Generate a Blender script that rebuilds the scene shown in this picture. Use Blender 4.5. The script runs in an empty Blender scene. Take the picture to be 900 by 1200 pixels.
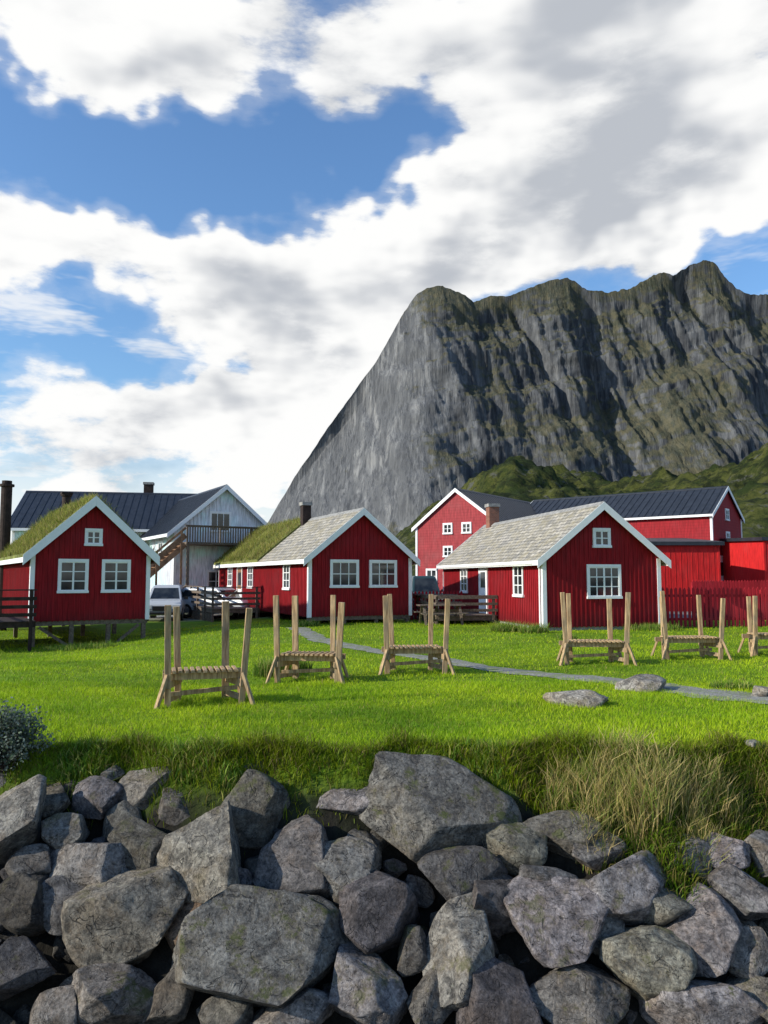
import bpy, bmesh, math, random
import numpy as np
from mathutils import Vector, Matrix, noise
random.seed(7); rng=np.random.default_rng(11)
S=bpy.context.scene
S.view_settings.view_transform='Standard'; S.view_settings.look='None'; S.view_settings.exposure=0
COL=S.collection
# ------------------------------------------------------------------ node helper
class G:
    def __init__(s,nt): s.nt=nt
    def n(s,t,ins=None,out=0,**p):
        nd=s.nt.nodes.new(t)
        for k,v in p.items(): setattr(nd,k,v)
        if ins:
            it=ins.items() if isinstance(ins,dict) else enumerate(ins)
            for k,v in it:
                if v is None: continue
                if isinstance(v,bpy.types.NodeSocket): s.nt.links.new(v,nd.inputs[k])
                else: nd.inputs[k].default_value=v
        return nd.outputs[out]
    def m(s,op,a,b=None,c=None,clamp=False): return s.n('ShaderNodeMath',[a,b,c],operation=op,use_clamp=clamp)
    def noise(s,vec,scale,detail=4,rough=.55,dist=0,out=0):
        return s.n('ShaderNodeTexNoise',{'Vector':vec,'Scale':scale,'Detail':detail,'Roughness':rough,'Distortion':dist},out=out)
    def ramp(s,v,stops):
        nd=s.nt.nodes.new('ShaderNodeValToRGB'); s.nt.links.new(v,nd.inputs[0])
        e=nd.color_ramp.elements
        while len(e)<len(stops): e.new(.5)
        for i,(p,c) in enumerate(stops):
            e[i].position=p; e[i].color=(c,c,c,1) if not isinstance(c,tuple) else (*c,1)
        return nd.outputs[0]
    def mr(s,v,a,b,c=0.,d=1.,smooth=True):
        return s.n('ShaderNodeMapRange',[v,a,b,c,d],interpolation_type='SMOOTHSTEP' if smooth else 'LINEAR')
    def mix(s,f,a,b,bt='MIX'):
        nd=s.nt.nodes.new('ShaderNodeMix'); nd.data_type='RGBA'; nd.blend_type=bt
        for k,v in ((0,f),(6,a),(7,b)):
            if isinstance(v,bpy.types.NodeSocket): s.nt.links.new(v,nd.inputs[k])
            else: nd.inputs[k].default_value=(*v,1) if isinstance(v,tuple) and len(v)==3 else v
        return nd.outputs[2]
    def mapping(s,vec,scale=(1,1,1),rot=(0,0,0),loc=(0,0,0)):
        return s.n('ShaderNodeMapping',{'Vector':vec,'Scale':scale,'Rotation':rot,'Location':loc})
    def obj(s): return s.n('ShaderNodeTexCoord',out=3)
    def bump(s,h,st=.5,dist=.02): return s.n('ShaderNodeBump',{'Height':h,'Strength':st,'Distance':dist})
def newmat(name,rough=.8,spec=.3):
    m=bpy.data.materials.new(name); m.use_nodes=True
    b=m.node_tree.nodes['Principled BSDF']; b.inputs['Roughness'].default_value=rough
    b.inputs['Specular IOR Level'].default_value=spec
    return m,G(m.node_tree),b
def setc(g,b,c,nrm=None):
    if isinstance(c,tuple): b.inputs['Base Color'].default_value=(*c,1)
    else: g.nt.links.new(c,b.inputs['Base Color'])
    if nrm is not None: g.nt.links.new(nrm,b.inputs['Normal'])
def simple(name,c,rough=.6,var=.25,scale=6,spec=.3,bst=.2,stretch=(1,1,1),metal=0):
    m,g,b=newmat(name,rough,spec); v=g.mapping(g.obj(),stretch)
    n=g.noise(v,scale,5,.6)
    col=g.mix(g.mr(n,.3,.7),tuple(x*(1-var) for x in c),tuple(min(1,x*(1+var)) for x in c))
    setc(g,b,col,g.bump(n,bst,.02)); b.inputs['Metallic'].default_value=metal
    return m
def red_boards(name,c,horizontal=False):
    m,g,b=newmat(name,.75,.2); o=g.obj()
    n=g.noise(g.mapping(o,(6,6,.7)),2,5,.6); n2=g.noise(o,.8,3,.5)
    c1=g.mix(g.mr(n,.3,.7),tuple(x*.66 for x in c),tuple(x*1.15 for x in c))
    c2=g.mix(g.mr(n2,.45,.8,0,.35),c1,(c[0]*.8,c[1]*2.2+.01,c[2]*1.9+.01))
    z=g.n('ShaderNodeSeparateXYZ',[o],out=2)
    if horizontal:
        f=g.m('FRACT',g.m('MULTIPLY',z,5.5)); ln=g.mr(f,.0,.12,0,1)
        c2=g.mix(ln,tuple(x*.45 for x in c),c2)
    dirt=g.mr(g.m('ADD',z,g.m('MULTIPLY',n,.6)),.3,1.1,.7,0)
    c2=g.mix(dirt,c2,(c[0]*.35,c[1]*.8,c[2]*.8))
    setc(g,b,c2,g.bump(n,.5,.008)); return m
M={}
M['red']=red_boards('red_painted_boards',(.29,.010,.015))
M['red_old']=red_boards('weathered_red_siding',(.38,.055,.06),True)
M['red_b']=red_boards('red_siding',(.33,.018,.024),True)
M['red_bright']=red_boards('bright_red_panel',(.58,.02,.02))
M['red_fence']=red_boards('red_fence_paint',(.45,.02,.03))
M['white']=simple('white_paint',(.85,.85,.83),.5,.03,5)
M['whiteboard']=red_boards('white_cladding',(.8,.81,.84))
M['black_roof']=simple('black_metal_roof',(.022,.026,.034),.45,.3,3,stretch=(1,1,1),spec=.4)
M['wood_grey']=simple('weathered_wood',(.15,.115,.085),.85,.4,5,stretch=(3,3,3))
M['wood_brown']=simple('brown_wood',(.25,.14,.075),.8,.35,5)
M['wood_dark']=simple('dark_tarred_wood',(.035,.022,.018),.85,.4,5)
M['stone']=simple('foundation_concrete',(.28,.27,.25),.9,.3,6)
def m_newwood():
    m,g,b=newmat('raw_pine_timber',.8,.2); o=g.obj()
    w=g.noise(g.mapping(o,(30,30,2.5)),1.2,4,.6); n=g.noise(o,3,3)
    c=g.mix(g.mr(w,.3,.7),(.25,.15,.075),(.60,.42,.23)); c=g.mix(g.mr(n,.42,.7,0,.6),c,(.22,.18,.135))
    setc(g,b,c,g.bump(w,.5,.006)); return m
M['pine']=m_newwood()
def m_slate():
    m,g,b=newmat('slate_roof_tiles',.6,.35); o=g.obj(); s=g.nt.nodes.new('ShaderNodeSeparateXYZ'); g.nt.links.new(o,s.inputs[0])
    v=g.n('ShaderNodeCombineXYZ',[s.outputs[1],g.m('MULTIPLY',s.outputs[2],1.5),0.])
    br=g.nt.nodes.new('ShaderNodeTexBrick'); g.nt.links.new(v,br.inputs['Vector'])
    for k,x in (('Scale',1.),('Mortar Size',.018),('Brick Width',.32),('Row Height',.2),('Bias',0.),('Mortar Smooth',.3)): br.inputs[k].default_value=x
    br.inputs['Color1'].default_value=(.24,.22,.185,1); br.inputs['Color2'].default_value=(.5,.45,.37,1); br.inputs['Mortar'].default_value=(.06,.057,.05,1)
    n=g.noise(o,2.2,5,.7); n2=g.noise(o,14,4,.7)
    c=g.mix(g.mr(n,.42,.66,0,.6),br.outputs[0],(.36,.30,.17)); c=g.mix(g.mr(n2,.52,.66,0,.55),c,(.12,.115,.10))
    c=g.mix(g.mr(g.noise(o,5,5,.75),.57,.66,0,.6),c,(.55,.52,.45))
    setc(g,b,c,g.bump(g.m('ADD',g.m('MULTIPLY',br.outputs[1],-1.),g.m('MULTIPLY',n2,.4)),.7,.03)); return m
M['slate']=m_slate()
def m_glass():
    m,g,b=newmat('window_glass',.06,.6); n=g.noise(g.obj(),1.3,2)
    setc(g,b,g.mix(g.mr(n,.35,.65),(.012,.014,.016),(.05,.055,.055))); return m
M['glass']=m_glass()
def m_brick():
    m,g,b=newmat('chimney_brick',.85,.2); o=g.obj(); v=g.mapping(o,(1,1,1),(math.pi/2,0,0))
    br=g.nt.nodes.new('ShaderNodeTexBrick'); g.nt.links.new(v,br.inputs['Vector']); br.inputs['Scale'].default_value=4.
    br.inputs['Color1'].default_value=(.30,.12,.07,1); br.inputs['Color2'].default_value=(.2,.08,.05,1); br.inputs['Mortar'].default_value=(.2,.18,.16,1)
    setc(g,b,br.outputs[0]); return m
M['brick']=m_brick()
def m_attr(name,rough=.7,transl=0.):
    m,g,b=newmat(name,rough,.2)
    a=g.nt.nodes.new('ShaderNodeAttribute'); a.attribute_name='Col'; c=a.outputs[0]
    g.nt.links.new(c,b.inputs['Base Color'])
    if transl:
        t=g.n('ShaderNodeBsdfTranslucent',{'Color':c}); mx=g.n('ShaderNodeMixShader',[transl,b.outputs[0],t])
        g.nt.links.new(mx,g.nt.nodes['Material Output'].inputs[0])
    return m
M['blade']=m_attr('grass_blades',.55,.35)
M['leaf']=m_attr('shrub_leaves',.6,.25)
def m_ground():
    m,g,b=newmat('ground_surface',.95,.1); a=g.nt.nodes.new('ShaderNodeAttribute'); a.attribute_name='Col'
    o=g.obj(); n=g.noise(o,9,5,.7); n2=g.noise(o,.6,3,.6)
    c=g.mix(1.,a.outputs[0],g.ramp(n,[(.3,.5),(.7,1.4)]),'MULTIPLY'); c=g.mix(1.,c,g.ramp(n2,[(.3,.8),(.7,1.2)]),'MULTIPLY')
    setc(g,b,c,g.bump(n,.6,.05)); return m
M['ground']=m_ground()
def m_gravel():
    m,g,b=newmat('gravel',.95,.15); o=g.obj(); v=g.n('ShaderNodeTexVoronoi',{'Vector':o,'Scale':38.},out=1); n=g.noise(o,3,5,.6)
    bw=g.n('ShaderNodeRGBToBW',[v]); c=g.mix(bw,(.14,.13,.115),(.42,.40,.36)); c=g.mix(g.mr(n,.42,.66,0,.7),c,(.17,.22,.05))
    setc(g,b,c,g.bump(bw,.6,.02)); return m
M['gravel']=m_gravel()
def m_rock():
    m,g,b=newmat('granite_rock',.8,.3); a=g.nt.nodes.new('ShaderNodeAttribute'); a.attribute_name='Col'
    geo=g.nt.nodes.new('ShaderNodeNewGeometry'); pos=geo.outputs[0]
    fine=g.noise(pos,34,6,.8); mid=g.noise(pos,8,5,.7,.4)
    patch=g.noise(pos,3.3,6,.75)
    c=g.mix(g.mr(mid,.32,.7),(.07,.066,.062),(.26,.245,.22))
    c=g.mix(g.mr(patch,.45,.62,0,.45),c,(.19,.145,.10))
    c=g.mix(1.,c,g.ramp(fine,[(.32,.28),(.66,1.7)]),'MULTIPLY')
    wv=g.noise(g.mapping(pos,(1,1,1),(.4,.9,.3)),3.2,3,.6,1.5)
    cr=g.mr(g.m('ABSOLUTE',g.m('SUBTRACT',wv,.5)),0,.010,0,1)
    c=g.mix(cr,g.mix(.7,c,(.015,.015,.015)),c)
    nz=g.n('ShaderNodeSeparateXYZ',[geo.outputs[1]],out=2)
    lich=g.mr(patch,.30,.40,.6,0); c=g.mix(lich,c,(.30,.30,.26))
    ms=g.m('MULTIPLY',g.mr(nz,.0,.6),g.mr(patch,.54,.63)); ms=g.m('MULTIPLY',ms,a.outputs[3])
    c=g.mix(1.,c,a.outputs[0],'MULTIPLY'); c=g.mix(g.m('MULTIPLY',ms,.8),c,(.075,.092,.018))
    h=g.m('ADD',g.m('MULTIPLY',fine,.6),g.m('ADD',g.m('MULTIPLY',mid,.8),g.m('MULTIPLY',cr,.35)))
    setc(g,b,c,g.bump(h,.85,.045)); return m
M['rock']=m_rock()
# ------------------------------------------------------------------ mesh helpers
def finish(name,me,mat=None,parent=None,smooth=False):
    ob=bpy.data.objects.new(name,me); COL.objects.link(ob)
    if mat is not None:
        for x in (mat if isinstance(mat,list) else [mat]): me.materials.append(x)
    if parent: ob.parent=parent
    if smooth: me.polygons.foreach_set('use_smooth',[True]*len(me.polygons))
    return ob
def empty(name,loc=(0,0,0),rz=0.):
    e=bpy.data.objects.new(name,None); COL.objects.link(e); e.location=loc; e.rotation_euler=(0,0,rz); e.empty_display_size=.3; return e
class MB:
    def __init__(s,T=None): s.v=[]; s.f=[]; s.T=T or (lambda p:p)
    def hexa(s,pts):
        i=len(s.v); s.v+= [s.T(p) for p in pts]
        s.f+=[tuple(i+k for k in q) for q in ((0,1,2,3),(7,6,5,4),(0,4,5,1),(1,5,6,2),(2,6,7,3),(3,7,4,0))]
    def box(s,x0,x1,y0,y1,z0,z1):
        s.hexa([(x0,y0,z0),(x1,y0,z0),(x1,y1,z0),(x0,y1,z0),(x0,y0,z1),(x1,y0,z1),(x1,y1,z1),(x0,y1,z1)])
    def beam(s,a,b,w,h,up=(0,0,1)):
        a=Vector(a);b=Vector(b);d=(b-a).normalized();u=Vector(up)
        if abs(d.dot(u))>.95:u=Vector((0,1,0))
        r=d.cross(u).normalized()*w/2; u=r.cross(d).normalized()*h/2
        s.hexa([tuple(q) for q in (a-r-u,a+r-u,a+r+u,a-r+u,b-r-u,b+r-u,b+r+u,b-r+u)])
    def prism(s,poly,ax,d0,d1):
        n=len(poly); i=len(s.v)
        for d in (d0,d1):
            for p in poly:
                q=(p[0],d,p[1]) if ax=='y' else (d,p[0],p[1])
                s.v.append(s.T(q))
        s.f.append(tuple(range(i,i+n))); s.f.append(tuple(range(i+2*n-1,i+n-1,-1)))
        for k in range(n): s.f.append((i+k,i+(k+1)%n,i+n+(k+1)%n,i+n+k))
    def cyl(s,a,b,r,n=12,r2=None):
        a=Vector(a);b=Vector(b);d=(b-a).normalized();u=Vector((0,0,1)) if abs(d.z)<.9 else Vector((1,0,0))
        p=d.cross(u).normalized();q=d.cross(p); i=len(s.v); r2=r if r2 is None else r2
        for c,rr in ((a,r),(b,r2)):
            for k in range(n):
                t=2*math.pi*k/n; s.v.append(s.T(tuple(c+p*math.cos(t)*rr+q*math.sin(t)*rr)))
        s.f.append(tuple(range(i,i+n))); s.f.append(tuple(range(i+2*n-1,i+n-1,-1)))
        for k in range(n): s.f.append((i+k,i+(k+1)%n,i+n+(k+1)%n,i+n+k))
    def build(s,name,mat,parent=None,bevel=0,smooth=False):
        me=bpy.data.meshes.new(name); me.from_pydata(s.v,[],s.f)
        bm=bmesh.new(); bm.from_mesh(me); bmesh.ops.recalc_face_normals(bm,faces=bm.faces); bm.to_mesh(me); bm.free()
        ob=finish(name,me,mat,parent,smooth)
        if bevel:
            md=ob.modifiers.new('bevel','BEVEL'); md.width=bevel; md.segments=2; md.limit_method='ANGLE'
        return ob
def np_mesh(name,V,F,mat,parent=None,col=None,smooth=False):
    me=bpy.data.meshes.new(name); k=F.shape[1]
    me.vertices.add(len(V)); me.vertices.foreach_set('co',V.astype(np.float32).ravel())
    me.loops.add(F.size); me.loops.foreach_set('vertex_index',F.astype(np.int32).ravel())
    me.polygons.add(len(F)); me.polygons.foreach_set('loop_start',np.arange(0,F.size,k,dtype=np.int32))
    if smooth: me.polygons.foreach_set('use_smooth',np.ones(len(F),bool))
    me.update(calc_edges=True)
    if col is not None:
        a=me.color_attributes.new('Col','FLOAT_COLOR','POINT')
        if col.shape[1]==3: col=np.hstack([col,np.ones((len(col),1))])
        a.data.foreach_set('color',col.astype(np.float32).ravel())
    return finish(name,me,mat,parent)
def sstep(a,b,x):
    t=np.clip((x-a)/(b-a),0,1); return t*t*(3-2*t)
def vn(x,y,sd=0):
    return (np.sin(x*1.3+y*.7+sd)+np.sin(x*-.6+y*1.7+sd*2.1)+np.sin(x*2.3-y*1.1+sd*.7)*.6+np.sin(x*3.7+y*3.1+sd*3.)*.4)/3.
def edge(x): return 8.2+.12*np.sin(x*1.7+.5)+.08*np.sin(x*4.1)+.05*np.sin(x*9.)
def hz(x,y):
    e=edge(x); d=np.maximum(e-y,0)
    bank=-1.03*d-.22*sstep(.1,.6,d)*(1-.75*sstep(1.2,1.8,x)*(1-sstep(.7,1.1,d)))
    bank=np.maximum(bank,-4.6)
    lawn=.03*vn(x*.7,y*.7)*sstep(8.3,10,y)-.5*sstep(4,11,-x)*sstep(13,23,y)*(1-.45*sstep(30,38,y))
    return bank+lawn
# ------------------------------------------------------------------ ground sheet
def spread(a,b,st,far,f=1.25):
    L=list(np.arange(a,b+1e-6,st)); s=st;x=b
    hi=[]
    while x<far: s*=f; x+=s; hi.append(x)
    return L,hi
c,h=spread(-14,14,.25,2500); xs=np.array([-q for q in h][::-1]+c+h)
c,h=spread(3,34,.2,2500); ys=np.array([-2000,-400,-60,-10,0,2]+c+h)
X,Y=np.meshgrid(xs,ys); Z=hz(X,Y); V=np.stack([X,Y,Z],-1).reshape(-1,3)
nx=len(xs);ny=len(ys); I=np.arange(nx*ny).reshape(ny,nx)
F=np.stack([I[:-1,:-1],I[:-1,1:],I[1:,1:],I[1:,:-1]],-1).reshape(-1,4)
x,y=V[:,0],V[:,1]; lawn=np.array([.15,.24,.012]); soil=np.array([.022,.02,.016]); yard=np.array([.24,.23,.21]); far=np.array([.07,.09,.035])
C=np.tile(lawn,(len(V),1))
t=sstep(0.05,.35,edge(x)-y)[:,None]; C=C*(1-t)+soil*t
t=sstep(33,36,y+.3*x*(x<0))[:,None]; C=C*(1-t)+yard*t
t=sstep(70,90,y)[:,None]; C=C*(1-t)+far*t
np_mesh('ground',V,F,M['ground'],col=C,smooth=True)
# ------------------------------------------------------------------ path
PP=[(-3.2,28.5),(-2.4,25),(-1.7,22.3),(-.6,20),(.5,18.2),(1.93,15.9),(3.2,14.4),(4.27,13.3),(5.1,12.3),(6.2,11.5),(8,10.9),(12,10.2),(18,9.8)]
def dense(P,n=8):
    P=[Vector(p) for p in P]; out=[]
    for i in range(len(P)-1):
        a=P[max(i-1,0)];b=P[i];c_=P[i+1];d=P[min(i+2,len(P)-1)]
        for k in range(n):
            t=k/n; out.append(.5*((2*b)+(c_-a)*t+(2*a-5*b+4*c_-d)*t*t+(3*b-a-3*c_+d)*t**3))
    out.append(P[-1]); return out
PD=dense(PP); pv=[];pf=[]
K=7
for i,p in enumerate(PD):
    a=PD[max(i-1,0)];b=PD[min(i+1,len(PD)-1)]; t=(b-a).normalized(); nn=Vector((-t.y,t.x))
    wv=.35+.06*math.sin(i*.9)+.05*math.sin(i*2.3)+ .22*max(0,1-abs(p.x-5.5)/3)
    for k in range(K):
        q=p+nn*wv*(k/(K-1)*2-1); pv.append((q.x,q.y,float(hz(q.x,q.y))+.012+.012*(1-abs(k/(K-1)*2-1))))
    if i:
        for k in range(K-1): o=(i-1)*K+k; pf.append((o,o+1,o+K+1,o+K))
me=bpy.data.meshes.new('gravel_path'); me.from_pydata(pv,[],pf); finish('gravel_path',me,M['gravel'],smooth=True)
PDn=np.array([(p.x,p.y) for p in PD])
def pathdist(x,y):
    d=np.full(len(x),1e9)
    for a in PDn: d=np.minimum(d,(x-a[0])**2+(y-a[1])**2)
    return np.sqrt(d)
# ------------------------------------------------------------------ grass generator
def blades(name,P,H,W,bend,C,mat,parent=None,seg=1):
    n=len(P); a=rng.uniform(0,2*np.pi,n); b=rng.uniform(0,2*np.pi,n)
    side=np.stack([np.cos(a),np.sin(a),np.zeros(n)],1)*W[:,None]/2
    up=np.tile([0,0,1.],(n,1))
    ld=np.stack([np.cos(b),np.sin(b),np.zeros(n)],1)*(bend*H)[:,None]
    if seg==1:
        V=np.stack([P-side,P+side,P+up*H[:,None]+ld],1).reshape(-1,3); F=np.arange(n*3).reshape(n,3); k=3
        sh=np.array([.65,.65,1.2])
    else:
        m=P+up*H[:,None]*.55+ld*.3; tp=P+up*H[:,None]*(1-.25*bend[:,None])+ld
        V=np.stack([P-side,P+side,m+side*.8,m-side*.8,tp],1).reshape(-1,3); b0=np.arange(n)[:,None]*5
        F=np.concatenate([b0+np.array([[0,1,2]]),b0+np.array([[0,2,3]]),b0+np.array([[3,2,4]])],0); k=5
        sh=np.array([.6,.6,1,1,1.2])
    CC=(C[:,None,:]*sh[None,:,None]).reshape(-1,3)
    return np_mesh(name,V,F,mat,parent,col=CC)
def gcol(x,y,n,dry=.05):
    g1=np.array([.27,.45,.010]); g2=np.array([.55,.68,.018]); g3=np.array([.10,.23,.010]); d=np.array([.54,.45,.13])
    t=np.clip(.5+.6*vn(x*1.1,y*1.1,3)+rng.normal(0,.28,n),0,1)[:,None]; C=g1*(1-t)+g2*t
    t=np.clip(vn(x*.5,y*.9,8)*.9+vn(x*2.3,y*3.1,4)*.55+rng.normal(0,.22,n),0,.85)[:,None]; C=C*(1-t)+g3*t
    m=rng.random(n)<dry; C[m]=d*rng.uniform(.6,1.1,(m.sum(),1)); return C*rng.uniform(.75,1.25,(n,1))
def scatter(n,x0,x1,y0,y1,fan=True):
    y=y0+(y1-y0)*rng.random(n)**.9; x=rng.uniform(x0,x1,n)
    if fan: x=x*np.clip(y/y1*1.1,.35,1)
    ok=(pathdist(x,y)>.27+.16*rng.random(n)); return x[ok],y[ok]
GP=[]
for (n,x0,x1,y0,y1,hh,ww) in ((190000,-9.5,9.5,8.05,13.5,.042,.007),(95000,-15,15,13.5,21,.042,.011),(45000,-21,21,21,33,.05,.018)):
    xx,yy=scatter(n,x0,x1,y0,y1); k=len(xx)
    GP.append((xx,yy,hh*rng.uniform(.5,1.5,k)*(1+.45*vn(xx*2,yy*2,5)),ww*rng.uniform(.7,1.4,k)))
xx=np.concatenate([g[0] for g in GP]);yy=np.concatenate([g[1] for g in GP]);H=np.concatenate([g[2] for g in GP]);W=np.concatenate([g[3] for g in GP])
n=len(xx); blades('lawn_grass',np.stack([xx,yy,hz(xx,yy)],1),H,W,rng.uniform(.1,.9,n),gcol(xx,yy,n),M['blade'])
n=32000; xx=rng.uniform(-7.5,7.5,n); yy=edge(xx)+rng.normal(-.02,.17,n)
hh=(.07+.15*np.clip(vn(xx*3,yy*2,1)+.3,0,1))*rng.uniform(.5,1.5,n)
C=gcol(xx,yy,n,.22)*.40  # darker green edge grass; its colour also paints the shadow band above the rocks
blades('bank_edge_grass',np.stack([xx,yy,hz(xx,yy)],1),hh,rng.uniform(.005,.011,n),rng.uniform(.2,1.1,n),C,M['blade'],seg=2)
n=26000; xx=rng.uniform(1.2,7.5,n); dd=rng.uniform(0,.95,n)*np.clip((xx-1.0)/1.1,.2,1); yy=edge(xx)-dd
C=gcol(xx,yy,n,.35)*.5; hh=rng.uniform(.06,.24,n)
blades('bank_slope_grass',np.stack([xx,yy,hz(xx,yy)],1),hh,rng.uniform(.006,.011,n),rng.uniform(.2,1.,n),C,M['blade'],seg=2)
def clump(name,cx,cy,r,n,h0,h1,cols,bend=(.15,.7),w=(.005,.010)):
    a=rng.uniform(0,2*np.pi,n); q=r*rng.random(n)**.7; x=cx+np.cos(a)*q; y=cy+np.sin(a)*q*.7
    C=np.array(cols)[rng.integers(0,len(cols),n)]*rng.uniform(.7,1.25,(n,1))
    return blades(name,np.stack([x,y,hz(x,y)-.02],1),rng.uniform(h0,h1,n),rng.uniform(*w,n),rng.uniform(*bend,n),C,M['blade'],seg=2)
straw=[(.62,.48,.21),(.50,.39,.15),(.38,.37,.10),(.18,.26,.04)]; greens=[(.14,.26,.02),(.08,.17,.02),(.22,.32,.04)]
for cx,cy,r,n,h in ((2.15,7.75,.28,650,.56),(2.5,7.6,.25,600,.6),(1.95,7.5,.2,400,.46),(2.9,7.75,.28,520,.5),(3.3,7.85,.25,420,.38),(1.75,7.85,.2,350,.45),(2.35,8.0,.3,420,.42),(3.0,7.45,.2,350,.38),(4.2,7.8,.3,500,.45),(5.1,7.7,.3,500,.45)):
    clump('tall_dry_grass',cx,cy,r,n,h*.4,h,straw)
for cx,cy,r,n,h in ((-2.05,14.6,.4,900,.45),(-1.75,15.2,.35,600,.4),(4.9,25.6,.5,700,.45),(4.2,26.5,.6,700,.5),(5.7,12.9,.35,400,.2),(6.1,12.2,.3,300,.22),(1.0,8.15,.35,700,.2),(-1.9,8.1,.3,600,.22),(.35,8.1,.3,500,.18),(-3.1,8.15,.3,500,.2),(-1.5,7.85,.15,200,.2),(5.4,23,.3,300,.25),(-2.9,29.4,.5,500,.35),(9.2,26.8,1.0,900,.35),(2.6,11.5,.3,260,.14),(4.3,13.0,.3,260,.14),(-9.5,24.6,1.2,900,.3)):
    clump('weed_clump',cx,cy,r,n,h*.4,h,greens+[straw[2]],w=(.008,.018))
def shrub(name,c,R,n,cols,ls=.035):
    e=empty(name,c); mb=MB()
    tips=[]
    for i in range(26):
        a=random.uniform(0,6.28);t=random.uniform(.1,1.2); p=Vector((math.cos(a)*math.sin(t)*R[0],math.sin(a)*math.sin(t)*R[1],math.cos(t)*R[2]))*random.uniform(.7,1.05)
        mb.cyl((0,0,-.1),tuple(p),.009,5,.003); tips.append(p)
    mb.build('stems',M['wood_dark'],e)
    T=np.array([tuple(t) for t in tips]); idx=rng.integers(0,len(T),n); f=rng.random(n)**.45
    P=T[idx]*f[:,None]+rng.normal(0,.055,(n,3)); d1=rng.normal(0,1,(n,3)); d1/=np.linalg.norm(d1,axis=1)[:,None]; d2=np.cross(d1,rng.normal(0,1,(n,3))); d2/=np.linalg.norm(d2,axis=1)[:,None]
    L=ls*rng.uniform(.6,1.3,(n,1)); V=np.stack([P,P+d1*L*.5+d2*L*.28,P+d1*L,P+d1*L*.5-d2*L*.28],1).reshape(-1,3)
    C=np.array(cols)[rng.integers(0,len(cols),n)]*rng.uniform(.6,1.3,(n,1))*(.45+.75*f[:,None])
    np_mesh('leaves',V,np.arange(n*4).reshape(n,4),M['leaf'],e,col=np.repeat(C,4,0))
shrub('shrub',(-3.85,8.12,-.12),(.55,.38,.62),6200,[(.13,.165,.13),(.18,.21,.17),(.09,.13,.07)])
shrub('shrub',(-4.6,8.15,-.02),(.5,.4,.5),4200,[(.12,.17,.10),(.2,.24,.2)])
# ------------------------------------------------------------------ rocks
def ico(sub):
    bm=bmesh.new(); bmesh.ops.create_icosphere(bm,subdivisions=sub,radius=1); V=np.array([v.co[:] for v in bm.verts]); F=np.array([[v.index for v in f.verts] for f in bm.faces]); bm.free(); return V,F
IC={k:ico(k) for k in (3,4,5)}
def rockshape(sub,r,rough=.024):
    V,F=IC[sub]; V=V.copy()
    npl=r.randint(11,16)
    for i in range(npl):
        if i==0: nrm=np.array([r.uniform(-.35,.35),r.uniform(-.35,.35),1.])
        else: nrm=np.array([r.gauss(0,1),r.gauss(0,1),r.gauss(0,.8)])
        nrm/=np.linalg.norm(nrm); d=r.uniform(.42,.78) if i else r.uniform(.5,.65)
        k=V@nrm; m=k>d; V[m]-=np.outer((k[m]-d)*.985,nrm)
    lo=V.min(0);hi=V.max(0); V=(V-(lo+hi)/2)/((hi-lo)/2)
    if rough:
        sd=r.uniform(0,99); D=np.array([noise.fractal(Vector(v)*2.6+Vector((sd,0,0)),.75,2.1,6 if sub>3 else 3) for v in V])
        nn=V/np.linalg.norm(V,axis=1)[:,None]; V=V+nn*(D*rough*1.6)[:,None]
    return V,F
BN=np.array([0,-.717,.697]);BT=np.array([0,.697,.717]);BX=np.array([1.,0,0])
def placed(V,w,hh,dp,r,tilt=.25):
    R=np.array(Matrix.Rotation(r.uniform(-tilt,tilt),3,'Z')@Matrix.Rotation(r.uniform(-.3,.3),3,'X')@Matrix.Rotation(r.uniform(-.3,.3),3,'Y'))
    L=(V*np.array([w/2,hh/2,dp/2]))@R.T
    return L[:,0:1]*BX+L[:,1:2]*BT+L[:,2:3]*BN
RK=[(-2.39,-.25,.58,.40),(-1.30,-.16,.65,.35),(-1.34,-.43,.8,.67),(-.42,-.34,1.15,.42),(.54,-.49,1.45,1.0),(-2.88,-.33,.47,.36),(-3.3,-.36,.42,.38),(-2.05,-.41,.46,.36),(-3.04,-.64,.4,.36),(-3.53,-.61,.6,.75),(-2.28,-.73,.58,.5),(-1.67,-.78,.85,.85),(-.755,-.79,.69,.73),(-2.76,-.84,.92,.4),(-.35,-.9,.63,.57),(-.04,-1.12,.7,.7),(1.2,-.73,.58,.4),(1.66,-.64,.7,.43),(.7,-.93,.77,.5),(.99,-1.07,.6,.48),(1.49,-1.22,.85,.8),(2.18,-.98,.86,.57),(-2.25,-1.17,.95,.88),(-1.67,-1.23,.38,.5),(-.985,-1.35,1.42,.92),(-2.8,-1.09,.65,.5),(-.14,-1.55,.6,.72),(.27,-1.36,.29,.36),(.63,-1.4,.55,.85),(.94,-1.62,.68,.6),(2.19,-1.44,.77,.62),(2.75,-1.25,.64,.78),(3.22,-1.01,.58,.43),(3.16,-.79,.45,.33),(3.53,-.76,.38,.38),(2.78,-.78,.48,.35),(1.6,-1.61,.75,.54),(2.55,-1.68,.84,.38),(3.06,-1.4,.41,.38),(-2.17,-1.61,.68,.4),(-3.02,-1.48,.54,.48),(-2.62,-1.68,.46,.36),(-1.75,-1.61,.4,.38),(-1.28,-1.7,.46,.39),(-.72,-1.72,.73,.36),(.38,-1.66,.36,.5),(3.0,-1.6,.46,.53),(1.47,-.95,.52,.28),(2.0,-.76,.53,.32),(-3.17,-1.09,.46,.46),(-3.22,-.87,.4,.34),(-1.33,-1.02,.36,.36),(1.88,-1.3,.4,.4),(2.5,-1.1,.5,.35)]
rr=random.Random(5)
ex=[]
tries=0
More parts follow.
